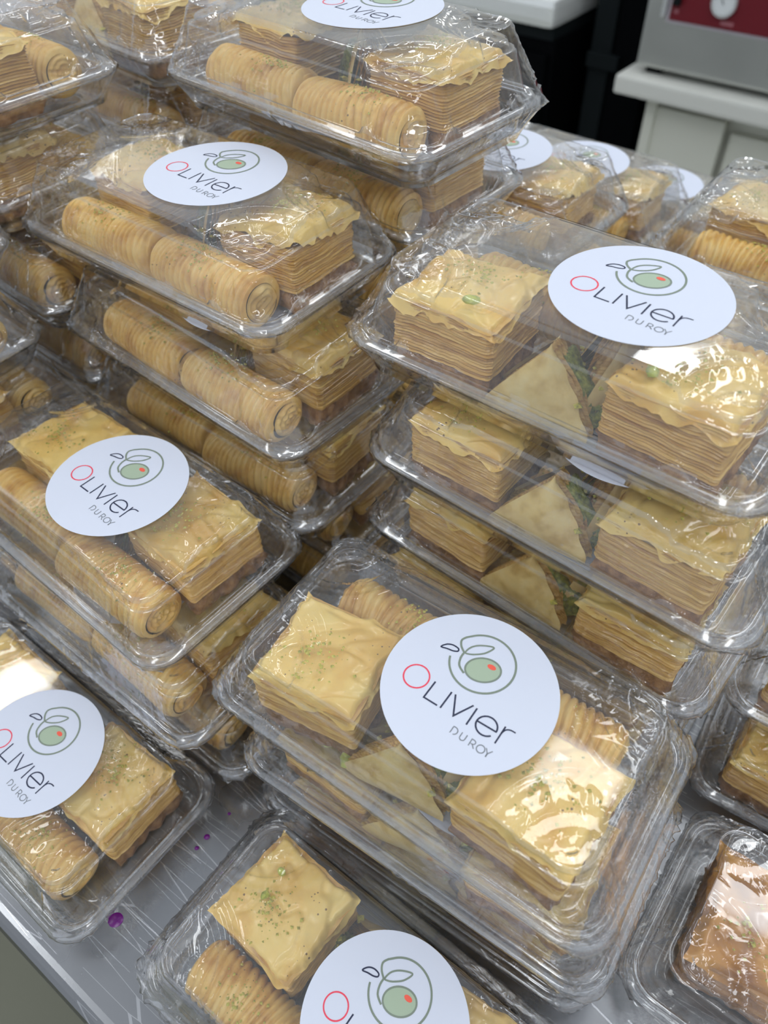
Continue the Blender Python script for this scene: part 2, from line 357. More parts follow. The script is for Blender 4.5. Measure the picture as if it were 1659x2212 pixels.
# ------------------------------------------------------------------ sticker
def stroke(parts, z, h=.00006):
    V = []; Fc = []
    for pts, wd, closed in parts:
        P = np.array(pts, float) * .001; n_ = len(P); wd *= .001
        for i in range(n_):
            if closed: d = P[(i + 1) % n_] - P[i - 1]; m = 1
            else:
                if i == 0: d = P[1] - P[0]; m = 1
                elif i == n_ - 1: d = P[-1] - P[-2]; m = 1
                else:
                    d1 = (P[i] - P[i - 1]) / np.linalg.norm(P[i] - P[i - 1]); d2 = (P[i + 1] - P[i]) / np.linalg.norm(P[i + 1] - P[i]); d = d1 + d2; m = 1 / max(.45, np.linalg.norm(d) / 2)
            d = d / np.linalg.norm(d); nn = np.array([-d[1], d[0]]) * wd / 2 * m
            V += [(*(P[i] + nn), z + h), (*(P[i] - nn), z + h)]
        b = len(V) - 2 * n_
        for i in range(n_ if closed else n_ - 1):
            j = (i + 1) % n_; Fc.append((b + 2 * i + 1, b + 2 * j + 1, b + 2 * j, b + 2 * i))
    return V, Fc
def arcp(cx, cy, rx, ry, a0, a1, n_=40, rot=0):
    o_ = []
    for i in range(n_ + 1):
        a = math.radians(a0 + (a1 - a0) * i / n_); x, y = rx * math.cos(a), ry * math.sin(a); r = math.radians(rot)
        o_.append((cx + x * math.cos(r) - y * math.sin(r), cy + x * math.sin(r) + y * math.cos(r)))
    return o_
def smooth_path(P, closed=False, n_=8):
    P = [np.array(p, float) for p in P]; out = []; N = len(P)
    rng = range(N if closed else N - 1)
    for i in rng:
        p0 = P[(i - 1) % N] if closed or i > 0 else P[0]; p1 = P[i]; p2 = P[(i + 1) % N]; p3 = P[(i + 2) % N] if closed or i + 2 < N else P[-1]
        for k in range(n_):
            t = k / n_; out.append(tuple(.5 * ((2 * p1) + (-p0 + p2) * t + (2 * p0 - 5 * p1 + 4 * p2 - p3) * t * t + (-p0 + 3 * p1 - 3 * p2 + p3) * t ** 3)))
    if not closed: out.append(tuple(P[-1]))
    return out
def fill(P, z): return [(x * .001, y * .001, z) for x, y in P], [tuple(range(len(P)))]
def sticker_master():
    V = []; Fc = []; n_ = 96
    for z, r in ((0, .0300), (.00016, .0300), (.00018, .0298)):
        for i in range(n_): a = 2 * PI * i / n_; V.append((r * math.cos(a), r * math.sin(a), z))
    for k in range(2):
        for i in range(n_): j = (i + 1) % n_; Fc.append((k * n_ + i, k * n_ + j, (k + 1) * n_ + j, (k + 1) * n_ + i))
    Fc.append(tuple(2 * n_ + i for i in range(n_)))
    st = obj('sticker', mesh('sticker', V, Fc, [PAPER], False)); st['label'] = 'round white paper sticker with olive emblem'
    z = .00019
    def sub(name, vf, m, lab):
        o = obj(name, mesh(name, vf[0], vf[1], [m], False), st); o['label'] = lab
    sub('initial_letter', stroke([(arcp(-17.15, -6.2, 4.45, 4.45, 0, 351, 39), .55, True)], z), REDINK, 'thin red ring letter O')
    L = [([(-10.7, -4.3), (-10.8, -11.4), (-5.5, -11.4)], .60, False), ([(-4.1, -4.5), (-4.2, -11.6)], .60, False), ([(-2.6, -4.5), (.85, -11.5), (4.4, -4.6)], .60, False), ([(5.9, -4.8), (5.9, -11.8)], .60, False),
         ([(8.05, -8.6)] + [(15.1, -8.5)] + arcp(11.6, -8.5, 3.55, 3.45, 3, 322, 36), .60, False),
         ([(16.75, -5.1), (16.7, -12.1)], .55, False), (smooth_path([(16.75, -7.8), (17.3, -6.2), (18.6, -5.35), (20.5, -5.25)]), .5, False)]
    for nm_, it in zip('LIVIer', (L[:1], L[1:2], L[2:3], L[3:4], L[4:5], L[5:])): sub('letter', stroke(it, z), INK, 'navy letter %s' % nm_)
    s = .36
    D = [([(3.0, -14.5), (3.0, -17.1)] + [(3.7, -17.1)] + arcp(3.7, -15.8, 1.35, 1.3, -90, 90, 12) + [(3.0, -14.5)], s, False),
         ([(6.4, -14.7), (6.4, -16.4)] + arcp(7.3, -16.4, .9, .9, 180, 360, 12) + [(8.2, -14.7)], s, False),
         ([(10.1, -17.5), (10.1, -14.9)] + [(10.9, -14.9)] + arcp(10.9, -15.65, .8, .75, 85, -85, 10) + [(10.2, -16.4), (11.0, -16.45), (12.1, -17.6)], s, False),
         (arcp(14.0, -16.3, 1.35, 1.35, 0, 350, 28), s, True), ([(15.3, -14.9), (16.45, -16.4), (16.45, -17.6), (16.56, -17.6), (16.56, -16.4), (17.6, -14.8)], s * .9, False)]
    for nm_, it in zip('DUROY', (D[:1], D[1:2], D[2:3], D[3:4], D[4:])): sub('small_letter', stroke(it, z), GREYINK, 'small grey letter %s' % nm_)
    ring = arcp(-1.2, 10.7, 11.4, 11.4, 198.6, 500, 60) + smooth_path([(-11.0, 17.0), (-12.0, 14.8), (-10.9, 12.6), (-8.7, 10.9)])[1:]
    stem = smooth_path([(-8.7, 10.9), (-8.6, 8.4), (-7.4, 5.6), (-4.6, 3.9)])
    ell = arcp(.2, 8.6, 6.1, 4.65, 0, 353, 50, 29)
    leaf = smooth_path([(-8.4, 11.2), (-7.7, 14.2), (-5.2, 16.7), (-1.15, 18.4), (-2.4, 15.0), (-4.96, 12.5), (-7, 11.3)], True)
    sub('emblem_ring', stroke([(ring + stem[1:], .74, False)], z, .0001), RINGINK, 'sage grey curling ring')
    sub('olive_outline', stroke([(ell, .66, True)], z, .0001), RINGINK, 'sage grey oval outline'); sub('leaf_outline', stroke([(leaf, .62, True)], z, .0001), RINGINK, 'sage grey leaf outline')
    sub('olive_shape', fill(ell, z + .00005), OLIVEINK, 'pale green olive shape')
    sub('pimento_spot', fill(arcp(2.1, 11.2, 1.6, .95, 0, 345, 24, 0), z + .00011), SPOTINK, 'coral red oval spot')
    sub('dark_leaf', stroke([(smooth_path([(-16.6, 8.4), (-15.4, 10.4), (-13.4, 11.3), (-11.2, 11.1), (-10.8, 10.1), (-12.2, 9.3), (-14.4, 8.9)], True), .55, True)], z), INK, 'small dark leaf outline')
    return st

# ------------------------------------------------------------------ pastries
def crumbs_mesh(name, spots, seed, m, smin=.0004, smax=.0013):
    rs = np.random.RandomState(seed); V = []; Fc = []
    for (x, y, z) in spots:
        s = rs.uniform(smin, smax); b = len(V)
        for d in ((1, 0, 0), (-1, 0, 0), (0, 1, 0), (0, -1, 0), (0, 0, 1), (0, 0, -1)):
            V.append((x + d[0] * s * rs.uniform(.6, 1.4), y + d[1] * s * rs.uniform(.6, 1.4), z + d[2] * s * rs.uniform(.4, .9)))
        for f in ((0, 2, 4), (2, 1, 4), (1, 3, 4), (3, 0, 4), (2, 0, 5), (1, 2, 5), (3, 1, 5), (0, 3, 5)): Fc.append(tuple(b + k for k in f))
    return mesh(name, V, Fc, [m], False)
def square_meshes(seed, sx=.0215, sy=.0205, h=.0335, crust=CRUST, layer=LAYER, nut=NUT):
    rs = np.random.RandomState(seed)
    def loop(f, n_=112, jit=0.0, sd=0):
        P = rr(sx * f, sy * f, .0022, 24, 24, 4); s = np.arange(len(P)) / len(P) * 6.28
        k = 1 + .012 * noise(s * 3, 0, 0, seed + 2, 1.5, 2) + jit * noise(np.cos(s) * 14, np.sin(s) * 14, sd * .9, seed + 5, 1.2, 3)
        return P * k[:, None]
    # block of thin sheets
    V = []; K = 34
    zs = np.linspace(.0092, h - .004, K)
    for k in range(K):
        f = .940 + .035 * (k % 2) + rs.uniform(-.012, .012); P = loop(f, jit=.022, sd=k * .35)
        zz = zs[k] + .0016 * noise(P[:, 0], P[:, 1], 0, seed + 9, 170, 2) * (.3 + .7 * k / K)
        V.append(np.column_stack([P, zz]))
    N = len(V[0]); Fc = []
    for k in range(K - 1):
        for i in range(N): j = (i + 1) % N; Fc.append((k * N + i, k * N + j, (k + 1) * N + j, (k + 1) * N + i))
    Fc.append(tuple((K - 1) * N + i for i in range(N)))
    lay = mesh('filo_layers', np.concatenate(V), Fc, [layer], False)
    # nut base
    V = []; Z = (.0, .0018, .0038, .0056, .0076, .0096)
    for k, z0 in enumerate(Z):
        P = loop(.94 + .03 * (k in (1, 2, 3)), jit=.08, sd=k + 50); V.append(np.column_stack([P, np.full(len(P), z0) + (.0006 * noise(P[:, 0], P[:, 1], k, seed, 900, 2) if k else 0)]))
    Fc = []
    for k in range(len(Z) - 1):
        for i in range(N): j = (i + 1) % N; Fc.append((k * N + i, k * N + j, (k + 1) * N + j, (k + 1) * N + i))
    Fc.append(tuple((len(Z) - 1) * N + i for i in range(N)))
    nt = mesh('nut_filling', np.concatenate(V), Fc, [nut], True)
    # crust sheet
    G = 56; t = np.linspace(-1, 1, G); A, B = np.meshgrid(t, t); a, b = A.ravel(), B.ravel()
    ee = 1.03 + .022 * noise(a * 3, b * 3, 0, seed + 1, 1.6, 2) + .045 * noise(a * 8, b * 8, 0, seed + 12, 1.6, 2) * sstep((np.maximum(np.abs(a), np.abs(b)) - .5) / .5) + .018 * (np.abs(a * b)) ** 3 - .045 * (1 - np.maximum(a * a, b * b)) * 0
    mx = np.maximum(np.abs(a), np.abs(b)); pin = 1 - .022 * (1 - np.minimum(np.abs(a), np.abs(b)) ** 2) * sstep((mx - .6) / .4)
    x = a * sx * ee * pin; y = b * sy * ee * pin
    dome = .0016 * (1 - a * a) * (1 - b * b)
    z = h - .0012 + dome + .0014 * noise(x, y, 0, seed + 3, 140, 2) + .0007 * noise(x, y, 0, seed + 4, 420, 2) - .0011 * (1 - np.minimum(1, np.abs(noise(x, y, 0, seed + 13, 210, 2)) * 5))
    z += .0012 * (np.abs(a * b)) ** 3 * noise(a, b, 0, seed + 8, 3, 1)
    per = np.arctan2(b, a)
    dr = .0050 + .0040 * noise(np.cos(per) * 3, np.sin(per) * 3, 0, seed + 6, 2.0, 3)
    z -= dr * sstep((mx - .86) / .14) * (1 - .5 * np.abs(a * b) ** 4)
    Fc = [(i * G + j, i * G + j + 1, (i + 1) * G + j + 1, (i + 1) * G + j) for i in range(G - 1) for j in range(G - 1)]
    cr = mesh('top_crust', np.column_stack([x, y, z]), Fc, [crust])
    sp = []
    cx, cy = rs.uniform(-.006, .006, 2)
    for _ in range(90):
        px, py = rs.normal(cx, .0058), rs.normal(cy, .0058)
        if abs(px) < sx * .9 and abs(py) < sy * .9: sp.append((px, py, h + .0004 + .0013 * (1 - (px / sx) ** 2) * (1 - (py / sy) ** 2) + .0002))
    cm = crumbs_mesh('pistachio_crumbs', sp, seed, CRUMB, .0002, .0009)
    return lay, nt, cr, cm
def roll_meshes(seed, L_=.058, R=.0122):
    n_, K = 64, 190; V = []; xs = np.linspace(-L_ / 2, L_ / 2, K); th = np.arange(n_) / n_ * 2 * PI
    rs = np.random.RandomState(seed); ph = np.cumsum(rs.uniform(.6, 1.4, K)); ph = ph / ph[-1] * 36 * PI
    for k, x in enumerate(xs):
        e = min(1, (L_ / 2 - abs(x)) / .0045); e = math.sqrt(max(0, 1 - (1 - e) ** 2))
        sway = .9 * np.sin(th + ph[k] * .06) + 1.5 * noise(np.cos(th), np.sin(th), x * 60, seed, 1.5, 2)
        rid = np.abs(np.sin(ph[k] / 1.0 * .5 * 1.0 + sway * 1.3)) ** .6
        r = R * (.84 + .155 * rid + .045 * noise(np.cos(th), np.sin(th), x * 90, seed + 3, 1.4, 2)) * (.72 + .28 * e)
        cy = .0010 * noise(x * 40, 0, 0, seed + 7, 1, 1)
        V.append(np.column_stack([np.full(n_, x) + .0004 * noise(np.cos(th) * 2, np.sin(th) * 2, x * 200, seed + 2, 1, 1), cy + r * np.cos(th), R * .97 + r * np.sin(th) * .97]))
    Fc = []
    for k in range(K - 1):
        for i in range(n_): j = (i + 1) % n_; Fc.append((k * n_ + i, (k + 1) * n_ + i, (k + 1) * n_ + j, k * n_ + j))
    body = mesh('filo_wrap', np.concatenate(V), Fc, [ROLLM])
    ends = []
    for sd in (-1, 1):
        V = []; Fc = []; ff = np.linspace(.68, .0, 22)
        for q, f in enumerate(ff):
            for i in range(n_):
                rad = R * f; dz = .00035 * math.sin(f * 26 + 1.6 * math.sin(th[i] * 2)) + .0020 * float(noise(np.array([rad * math.cos(th[i]) * 500]), np.array([rad * math.sin(th[i]) * 900]), sd, seed + 8, .55, 3)[0])
                V.append((sd * (L_ / 2 - .0001 + dz * min(1, (.68 - f) * 8)), rad * math.cos(th[i]), R * .97 + rad * math.sin(th[i]) * .97))
        for q in range(21):
            for i in range(n_):
                j = (i + 1) % n_; a, b, c, d = q * n_ + i, q * n_ + j, (q + 1) * n_ + j, (q + 1) * n_ + i
                Fc.append((a, b, c, d) if sd > 0 else (d, c, b, a))
        ends.append(mesh('roll_end', V, Fc, [ROLLM], True))
    sp = []
    c = rs.uniform(-.012, .012)
    for _ in range(80):
        px = rs.normal(c, .0065); a = rs.normal(PI / 2, .42)
        sp.append((px, R * 1.0 * math.cos(a), R * .97 + R * .985 * math.sin(a)))
    return body, ends, crumbs_mesh('pistachio_crumbs', sp, seed, CRUMB, .0002, .0008)
def pouch_meshes(seed, wd=.0178, h=.0315):
    """triangular filo pouch: two fans of thin sheets that part over a green filling"""
    rs = np.random.RandomState(seed)
    def tri_sheet(y0, tilt, scale, sd, bulge, G=26):
        V = []; u = np.linspace(0, 1, G)
        for t in u:                       # t: height fraction
            half = wd * scale * (1 - t ** 1.22) + .0030 * (1 - t)
            for s in np.linspace(-1, 1, G):
                x = s * half + .0015 * t + (sd % 10) * .00042 * max(s, 0) + .0006 * math.sin(t * 19 + sd * 1.7) * max(s, 0); z = h * scale * t * (1 - .05 * s * s)
                e = np.abs(s)
                y = y0 + tilt * t * .010 + bulge * (1 - e ** 2) * (1 - (2 * t - 1) ** 2) * 1.0 + .0010 * float(noise(np.array([x * 160]), np.array([z * 160]), sd * 1.1, seed, 1, 2)[0]) * (.35 + e)
                V.append((x, y, max(z, .0002)))
        Fc = [(i * G + j, i * G + j + 1, (i + 1) * G + j + 1, (i + 1) * G + j) for i in range(G - 1) for j in range(G - 1)]
        return V, Fc
    def stack(items):
        V = []; Fc = []
        for a, b in items: n0 = len(V); V += a; Fc += [tuple(n0 + k for k in f) for f in b]
        return V, Fc
    front = [tri_sheet(-.0080 + .00085 * k, .62 + .02 * k, 1.0 - .012 * k + rs.uniform(-.02, .02), k, -.0028 + .0004 * k, 16) for k in range(1, 8)]
    back = [tri_sheet(.0080 - .00085 * k, -.30 - .02 * k, .96 - .012 * k + rs.uniform(-.02, .02), k + 20, .0024 - .0004 * k, 16) for k in range(1, 8)]
    V, Fc = stack(front + back); layers = mesh('filo_sheets', V, Fc, [LAYER])
    shell = [mesh('filo_shell', *tri_sheet(-.0088, .64, 1.0, 3, -.0042), [POUCH]), mesh('filo_shell', *tri_sheet(.0088, -.28, .97, 0, .0034), [POUCH])]
    # filling: lumpy mound
    V = []; Fc = []; n_ = 40
    for k, t in enumerate(np.linspace(0, 1, 22)):
        for i in range(n_):
            a = 2 * PI * i / n_; hw = wd * 1.02 * (1 - t ** 1.3) + .001; hy = .0050 * (1 - .4 * t)
            q = 1 + .22 * float(noise(np.array([math.cos(a) * 6]), np.array([math.sin(a) * 6]), t * 14, seed + 4, 1.3, 3)[0])
            V.append((hw * math.cos(a) * q + .0060, hy * 1.35 * math.sin(a) * q + .0050, h * .80 * t + .0004))
    for k in range(21):
        for i in range(n_): j = (i + 1) % n_; Fc.append((k * n_ + i, k * n_ + j, (k + 1) * n_ + j, (k + 1) * n_ + i))
    Fc.append(tuple(21 * n_ + i for i in range(n_)))
    fill_ = mesh('pistachio_filling', V, Fc, [PIST])
    sp = [(rs.uniform(-.012, .022), rs.normal(.005, .005), rs.uniform(.003, .022)) for _ in range(26)]
    return shell, layers, fill_, crumbs_mesh('pistachio_pieces', sp, seed, CRUMB, .0008, .0019)

def master(name, cat, parts):
    e = empty(name); 
    for pn, m, lab, kind in parts:
        o = obj(pn, m, e)
        if lab: o['label'] = lab
        if kind: o['kind'] = kind
    e['category'] = cat
    return e
SQ = []; RO = []; PO = []
for s in (3, 14, 26, 47):
    a, b, c, d = square_meshes(s); SQ.append((('filo_layers', a, 'fine stacked pastry layers', None), ('nut_filling', b, 'brown ground nut layer', None), ('top_crust', c, 'pale golden crust', None), ('pistachio_crumbs', d, 'green pistachio crumbs', 'stuff')))
for s in (5, 17, 29):
    a, b, c = roll_meshes(s); RO.append((('filo_wrap', a, None, None), ('roll_end', b[0], None, None), ('roll_end', b[1], None, None), ('pistachio_crumbs', c, 'green pistachio crumbs', 'stuff')))
for s in (7, 19):
    a, b, c, d = pouch_meshes(s); PO.append((('filo_shell', a[0], None, None), ('filo_shell', a[1], None, None), ('filo_sheets', b, 'fanned thin sheet edges', 'stuff'), ('pistachio_filling', c, 'dark green pistachio filling', None), ('pistachio_pieces', d, 'bright green pistachio pieces', 'stuff')))
a, b, c, d = square_meshes(61, .0265, .0245, .034, CARA, CARAL, NUT)
CSQ = (('filo_layers', a, 'syrup soaked brown layers', None), ('nut_filling', b, 'dark nut layer', None), ('top_crust', c, 'glossy caramel crust', None), ('pistachio_crumbs', d, 'green pistachio crumbs', 'stuff'))
used = {}
def place_piece(kind, var, box, lx, ly, rz, label, group, hidden=False, lz=0.0):
    src = {'sq': SQ, 'ro': RO, 'po': PO, 'ca': [CSQ]}[kind]; parts = src[var % len(src)]
    nm = {'sq': 'square_baklava', 'ro': 'baklava_roll', 'po': 'filo_pouch', 'ca': 'caramel_baklava'}[kind]
    bx, by, bz, ba = box
    c, s = math.cos(ba), math.sin(ba)
    e = empty(nm, (bx + lx * c - ly * s, by + lx * s + ly * c, bz + .0014 + lz), ba + rz)
    for pn, m, lab, kd in parts:
        if hidden and kd == 'stuff' and pn != 'filo_sheets': continue
        o = bpy.data.objects.new(pn, m); COL.objects.link(o); o.parent = e
        if lab: o['label'] = lab
        if kd: o['kind'] = kd
    tag(e, label, 'pastry', group); return e

# ------------------------------------------------------------------ boxes: (code, x, y, yaw, level, layout, sticker offset or None, stack phrase)
STACK = {'E': 'front centre stack', 'C': 'tall stack right of centre', 'B': 'upper left stack', 'A': 'back stack at the top', 'D': 'lower left stack', 'F': 'single lower left box', 'G': 'single box at bottom edge',
         'U': 'lower right corner box', 'S': 'low stack at right edge', 'R': 'upper right edge stack', 'K': 'top left corner stack', 'M': 'left edge stack', 'P': 'rearmost upper left stack',
         'H': 'first back row stack', 'I': 'middle back row stack', 'J': 'last back row stack'}
BOX = [
 ('E', .0195, .1325, -37.0, 3, 'back', (.0090, -.0003)), ('E', .0248, .1277, -35.9, 2, 'back', (.010, 0)), ('E', .0265, .1313, -35.3, 1, 'back', None),
 ('C', .0750, .2271, -39.7, 5, 'back', (.0137, .0022)), ('C', .0799, .2095, -41.0, 4, 'back', (.012, .002)), ('C', .0784, .2100, -41.9, 3, 'back', (.012, 0)), ('C', .0740, .2135, -40, 2, 'back', None), ('C', .0775, .2120, -40.5, 1, 'back', None),
 ('B', -.0771, .3261, -39.7, 5, 'front', (.0117, .0043)), ('B', -.0686, .3073, -42.4, 4, 'front', (.012, .002)), ('B', -.0684, .3056, -40, 3, 'front', None), ('B', -.0530, .3250, -41, 2, 'front', None), ('B', -.0560, .3260, -40.5, 1, 'front', None),
 ('A', -.0101, .3720, -44.2, 6, 'front', (.0093, .0089)), ('A', -.0120, .3945, -42, 5, 'front', None), ('A', -.0130, .3920, -41.5, 4, 'front', None), ('A', -.0110, .3930, -41.5, 3, 'front', None), ('A', .001, .3975, -41, 2, 'front', None), ('A', .001, .3975, -41, 1, 'front', None),
 ('D', -.1230, .2378, -41.1, 3, 'front', (.0126, .0011)), ('D', -.1206, .2251, -39.5, 2, 'front', (.010, 0)), ('D', -.1086, .2299, -39, 1, 'front', None),
 ('F', -.1700, .1630, -39.2, 1, 'front', (.0143, -.0003)), ('G', -.0191, .0536, -38.7, 1, 'front', (.0146, .0025)),
 ('U', .1736, .0453, -39, 1, 'cara', None),
 ('S', .2326, .1445, -38, 2, 'back', None), ('S', .2245, .1302, -35, 1, 'back', None),
 ('R', .2350, .3574, -40, 4, 'front', None), ('R', .2340, .3600, -38, 3, 'back', None), ('R', .2340, .3600, -38, 2, 'back', None), ('R', .2340, .3600, -38, 1, 'back', None),
 ('K', -.2049, .4260, -42, 6, 'back', None), ('K', -.2135, .4350, -41, 5, 'back', None), ('K', -.1951, .4185, -42, 4, 'front', None), ('K', -.1885, .4205, -41, 3, 'front', None), ('K', -.193, .421, -41, 2, 'front', None), ('K', -.193, .421, -41, 1, 'front', None),
 ('M', -.2506, .3440, -40, 5, 'front', None), ('M', -.2512, .3368, -38, 4, 'back', None), ('M', -.2447, .3455, -39, 3, 'back', None), ('M', -.246, .344, -39, 2, 'back', None), ('M', -.246, .344, -39, 1, 'back', None),
 ('P', -.1290, .4930, -45, 6, 'back', None), ('P', -.1385, .5055, -43, 5, 'front', None), ('P', -.1370, .5050, -43, 4, 'back', None), ('P', -.137, .505, -43, 3, 'back', None), ('P', -.137, .505, -42, 2, 'back', None), ('P', -.137, .505, -42, 1, 'back', None),
 ('H', .0640, .4520, -41, 4, 'front', (.0120, 0)), ('H', .0690, .4590, -41, 3, 'front', None), ('H', .0680, .4580, -41, 2, 'front', None), ('H', .0680, .4580, -41, 1, 'front', None),
 ('I', .1380, .5370, -41, 3, 'front', (.0120, 0)), ('I', .1380, .5370, -41, 2, 'front', None), ('I', .1380, .5380, -41, 1, 'front', None),
 ('J', .2190, .5940, -41, 2, 'front', (.0120, 0)), ('J', .2190, .5940, -41, 1, 'front', None)]
HIDDEN = {('C', 1), ('B', 1), ('A', 4), ('A', 3), ('A', 2), ('A', 1), ('R', 3), ('R', 2), ('R', 1), ('K', 2), ('K', 1), ('M', 2), ('M', 1), ('P', 4), ('P', 3), ('P', 2), ('P', 1),
          ('H', 3), ('H', 2), ('H', 1), ('I', 2), ('I', 1), ('J', 1)}
ORD = {0: 'top box', 1: 'second box down', 2: 'third box down', 3: 'fourth box down', 4: 'fifth box down', 5: 'lowest box'}
tops = {}
for b in BOX: tops[b[0]] = max(tops.get(b[0], 0), b[4])
STK = None
for bi, (code, x, y, yaw, lev, lay, st) in enumerate(BOX):
    hid = (code, lev) in HIDDEN
    a = math.radians(yaw); z = (lev - 1) * PITCH + .0006
    single = tops[code] == 1
    which = STACK[code] if single else '%s of %s' % (ORD[tops[code] - lev], STACK[code])
    c = empty('pastry_box', (x, y, z), a)
    tag(c, 'clear wrapped plastic box%s, %s' % (' with round sticker' if st else '', which), 'box', 'clear boxes of pastries')
    t = obj('base_tray', TRAY, c); l = obj('lid', LIDS[bi % 2], c)
    if not hid:
        f = obj('cling_film', FILMS[(bi * 3 + lev) % 4], c); f['label'] = 'crinkled cling film wrap'
        if (bi % 3) == 1: f.rotation_euler[2] = PI
    if st:
        if STK is None: STK = sticker_master(); s = STK
        else: s = copy_tree(STK)
        s.parent = c; s.location = (st[0], st[1], .04430)
    # contents
    B = (x, y, z, a); m = -1 if lay == 'front' else 1
    rng = random.Random(bi * 7 + 1)
    j = lambda v: rng.uniform(-v, v)
    grp = 'pastries in the buried boxes' if hid else None
    def lab(t_): return '%s, %s' % (t_, which)
    g = lambda n_: grp or n_
    left, right = ('left', 'right')
    back, front = ('back', 'front')
    sqrow, rorow = (front, back) if m == 1 else (back, front)
    if lay == 'cara':
        place_piece('ca', 0, B, -.0385, .0035, .10, 'glossy brown caramel square, left end of %s' % which, 'caramel pastries')
        place_piece('ca', 0, B, .020, .002, 1.62, 'glossy brown caramel square, middle of %s' % which, 'caramel pastries')
        continue
    if code == 'E' and lev == 3: rots = (.13, -.05)
    else: rots = (j(.06), j(.08))
    place_piece('sq', bi, B, -.0425 + j(.001), m * -.0115, rots[0] + (0 if m == 1 else PI), lab('square layered baklava, left end'), g('square baklava pieces'), hid)
    place_piece('sq', bi + 1, B, .0425 + j(.001), m * -.0115, rots[1] + PI / 2 * 0, lab('square layered baklava, right end'), g('square baklava pieces'), hid)
    place_piece('ro', bi, B, -.0315, m * .0225, j(.03), lab('ridged filo roll, left half'), g('filo rolls'), hid)
    place_piece('ro', bi + 1, B, .0300, m * .0225, j(.03) + PI, lab('ridged filo roll, right half'), g('filo rolls'), hid)
    if hid: continue
    # the pair of pouches between the squares
    place_piece('po', 0, B, -.0040, -.0225 if m == 1 else .0225, (.10 if m == 1 else PI - .10) + j(.05), lab('triangular filo pouch, left of pair'), g('pistachio filo pouches'), hid)
    place_piece('po', 1, B, .0120, -.0045 if m == 1 else .0045, (1.15 if m == 1 else PI - 1.15) + j(.05), lab('triangular filo pouch, right of pair'), g('pistachio filo pouches'), hid)
# loose bright pistachio pieces lying in the boxes or on the crusts
def lump(seed, r):
    rs = np.random.RandomState(seed); V = []; Fc = []; n_ = 12
    for k, p in enumerate(np.linspace(-.48, .48, 7) * PI):
        for i in range(n_):
            t = 2 * PI * i / n_; x, y, z = math.cos(p) * math.cos(t) * 1.35, math.cos(p) * math.sin(t) * .85, math.sin(p) * .7
            q = 1 + .30 * float(noise(np.array([x * 2]), np.array([y * 2]), z * 2, seed, 1.4, 2)[0]); V.append((x * q * r, y * q * r, z * q * r + r * .6))
    for k in range(6):
        for i in range(n_): j = (i + 1) % n_; Fc.append((k * n_ + i, k * n_ + j, (k + 1) * n_ + j, (k + 1) * n_ + i))
    Fc += [tuple(range(n_ - 1, -1, -1)), tuple(6 * n_ + i for i in range(n_))]
    return mesh('pistachio_piece', V, Fc, [CHUNK], False)
CHUNK = pastry('pistachio_piece_green', (.66, .70, .12), (.50, .56, .08), (.30, .36, .05), .4, 300, .5, 600, .4)
LUMPS = [lump(s, .0021) for s in (2, 9, 31)]
for k, (px_, py_, pz_, sc_, lb) in enumerate((
    (-.0242, .1295, .0920, 1.0, 'bright green pistachio piece, leftmost on the tray of the front centre box'), (-.0172, .1228, .0920, 1.15, 'bright green pistachio piece, second from left in the front centre box'),
    (-.0115, .1205, .0920, .9, 'bright green pistachio piece beside the filo pouch in the front centre box'), (.0251, .0920, .0920, .8, 'pale pistachio piece near the front edge of the front centre box'),
    (.0393, .2160, .1372, .9, 'pistachio piece left of the pouch in the second box of the tall stack'), (-.0904, .3079, .1822, .9, 'pistachio piece in front of the rolls in the upper left top box'),
    (.0839, .1868, .2172, 1.0, 'green pistachio piece on the right square in the tall stack top box'), (.0326, .2291, .2178, 1.0, 'green pistachio piece on the left square in the tall stack top box'),
    (-.0530, .0925, .0362, .75, 'yellow green pistachio piece on the square in the bottom edge box, lower'), (-.0470, .1010, .0362, .75, 'yellow green pistachio piece on the square in the bottom edge box, upper'))):
    o = obj('pistachio_piece', LUMPS[k % 3], None, (px_, py_, pz_), k * 1.3); o.scale = (sc_,) * 3; tag(o, lb, 'nut', 'loose pistachio pieces')
# ------------------------------------------------------------------ background furniture
U = Vector((.7557, -.6550, 0)); N_ = Vector((-.6550, -.7557, 0)); BA = math.atan2(U.y, U.x)
P1 = Vector((.4585, 1.5407, -.15))
def bpos(al, back, z): v = P1 + U * al - N_ * back; return (v.x, v.y, z)
ct = empty('counter', bpos(.6, .3, -.9), BA); tag(ct, 'cream laminate counter with overhanging top behind the boxes', 'counter')
FZ = .0
obj('worktop', box_mesh('worktop', 1.2, .6, .032, CREAM2, .006), ct, (0, 0, .718))
obj('side_panel', box_mesh('side_panel', .02, .54, .718, CREAM, .002), ct, (-.535, .01, 0))
obj('carcass', box_mesh('carcass', 1.06, .50, .718, CREAM, .002), ct, (.01, .03, 0))
obj('gap_shade_panel', box_mesh('gap_shade_panel', 1.18, .01, .70, BLACK, .001), ct, (0, .29, 0))  # black sheet added to paint the shade in the gap under the overhang
for k, (aa, ww) in enumerate(((-.462, .148), (-.30, .168), (.06, .54), (.46, .25))):
    d = obj('door', box_mesh('door', ww - .008, .018, .62 if k != 1 else .60, CREAM, .002), ct, (aa, -.232 - (.012 if k == 0 else 0), .075))
vm = empty('vacuum_packer', bpos(.022 + .25, .03 + .22, -.15), BA); tag(vm, 'stainless machine with dark red control panel and dial on the counter', 'machine')
obj('body', box_mesh('body', .50, .44, .30, STEEL2, .006), vm, (0, 0, .012))
obj('control_panel', box_mesh('control_panel', .40, .006, .16, REDP, .001), vm, (-.004, -.223, .093))
obj('panel_trim', box_mesh('panel_trim', .412, .004, .170, GREYLINE, .001), vm, (-.004, -.2215, .088))
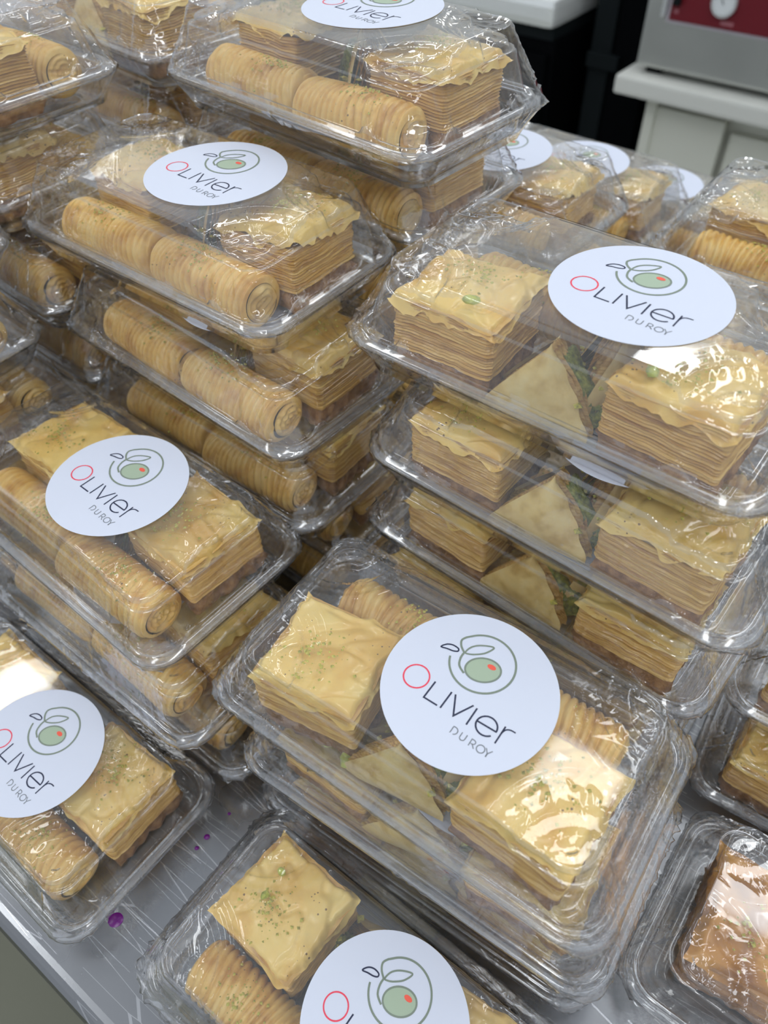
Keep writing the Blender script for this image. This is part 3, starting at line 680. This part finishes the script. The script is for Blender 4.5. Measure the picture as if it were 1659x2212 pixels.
for q in ((-.22, -.19), (.22, -.19), (-.22, .19), (.22, .19)): obj('foot', box_mesh('foot', .03, .03, .013, BLACK, .002), vm, (q[0], q[1], 0))
def disc(name, r, th_, m, parent, loc):
    V = []; Fc = []
    for y, rr3 in ((0, r), (-th_, r), (-th_, r * .86)):
        for i in range(36): V.append((rr3 * math.cos(i * PI / 18), y, rr3 * math.sin(i * PI / 18)))
    for k in range(2):
        for i in range(36): jj = (i + 1) % 36; Fc.append((k * 36 + i, k * 36 + jj, (k + 1) * 36 + jj, (k + 1) * 36 + i))
    Fc.append(tuple(72 + i for i in range(36)))
    return obj(name, mesh(name, V, Fc, [m], False), parent, loc)
gd = disc('gauge', .0215, .008, BRIGHT, vm, (-.25 + .137, -.226, .132)); gd['label'] = 'round chrome gauge'
disc('dial_face', .0175, .0005, DIAL, gd, (0, -.0082, 0))
obj('needle', box_mesh('needle', .0012, .0006, .014, BLACK), gd, (0, -.0092, -.002)).rotation_euler = (0, -.5, 0)
obj('knob', box_mesh('knob', .012, .012, .016, BLACK2, .003), vm, (-.25 + .057, -.232, .117))
obj('side_clasp', box_mesh('side_clasp', .008, .01, .06, BRIGHT, .002), vm, (-.25 + .035, -.225, .095))
for (tx, tz, tw) in ((-.25 + .148, .099, .022), (-.25 + .057, .104, .008), (-.25 + .228, .118, .012)):
    obj('panel_print', box_mesh('panel_print', tw, .0006, .006, plain('print_ink', (.35, .12, .14), .6)), vm, (tx, -.2262, tz))
P3 = Vector((.387, 1.683, -.1))
def p3(al, back, z): v = P3 + U * al - N_ * back; return (v.x, v.y, z)
bc = empty('undercounter_fridge', p3(-.53, .32, -.9), BA); tag(bc, 'black refrigerated cabinet with steel worktop edge, lamp reflection painted in', 'fridge')
obj('body', box_mesh('body', 1.0, .60, .753, BLACK, .004), bc, (.0, .0, 0))
obj('steel_worktop', box_mesh('steel_worktop', 1.0, .64, .050, WORKTOP_GLARE, .014), bc, (0, 0, .778))
obj('top_rail', box_mesh('top_rail', .99, .61, .024, BLACK2, .003), bc, (0, 0, .754))
for aa in (-.25, .25):
    dd = obj('door', box_mesh('door', .48, .02, .66, BLACK, .004), bc, (aa, -.305, .07)); obj('door_handle', box_mesh('door_handle', .20, .018, .022, BLACK2, .004), dd, (0, -.014, .60))
bk = empty('black_tall_cabinet', p3(.075, .40, -.9), BA); tag(bk, 'tall black appliance cabinet between fridge and cream counter', 'cabinet')
obj('body', box_mesh('body', .13, .60, 1.5, BLACK, .004), bk, (0, .02, 0))
dd = obj('door', box_mesh('door', .075, .02, 1.40, BLACK, .003), bk, (.025, -.292, .06))
obj('side_post', box_mesh('side_post', .045, .022, 1.46, BLACK2, .003), bk, (-.040, -.294, .02))
hg = obj('hinge', box_mesh('hinge', .07, .014, .028, BLACK2, .003), bk, (-.030, -.308, .70))
# masters kept out of the scene are never linked; everything above is placed where it stands
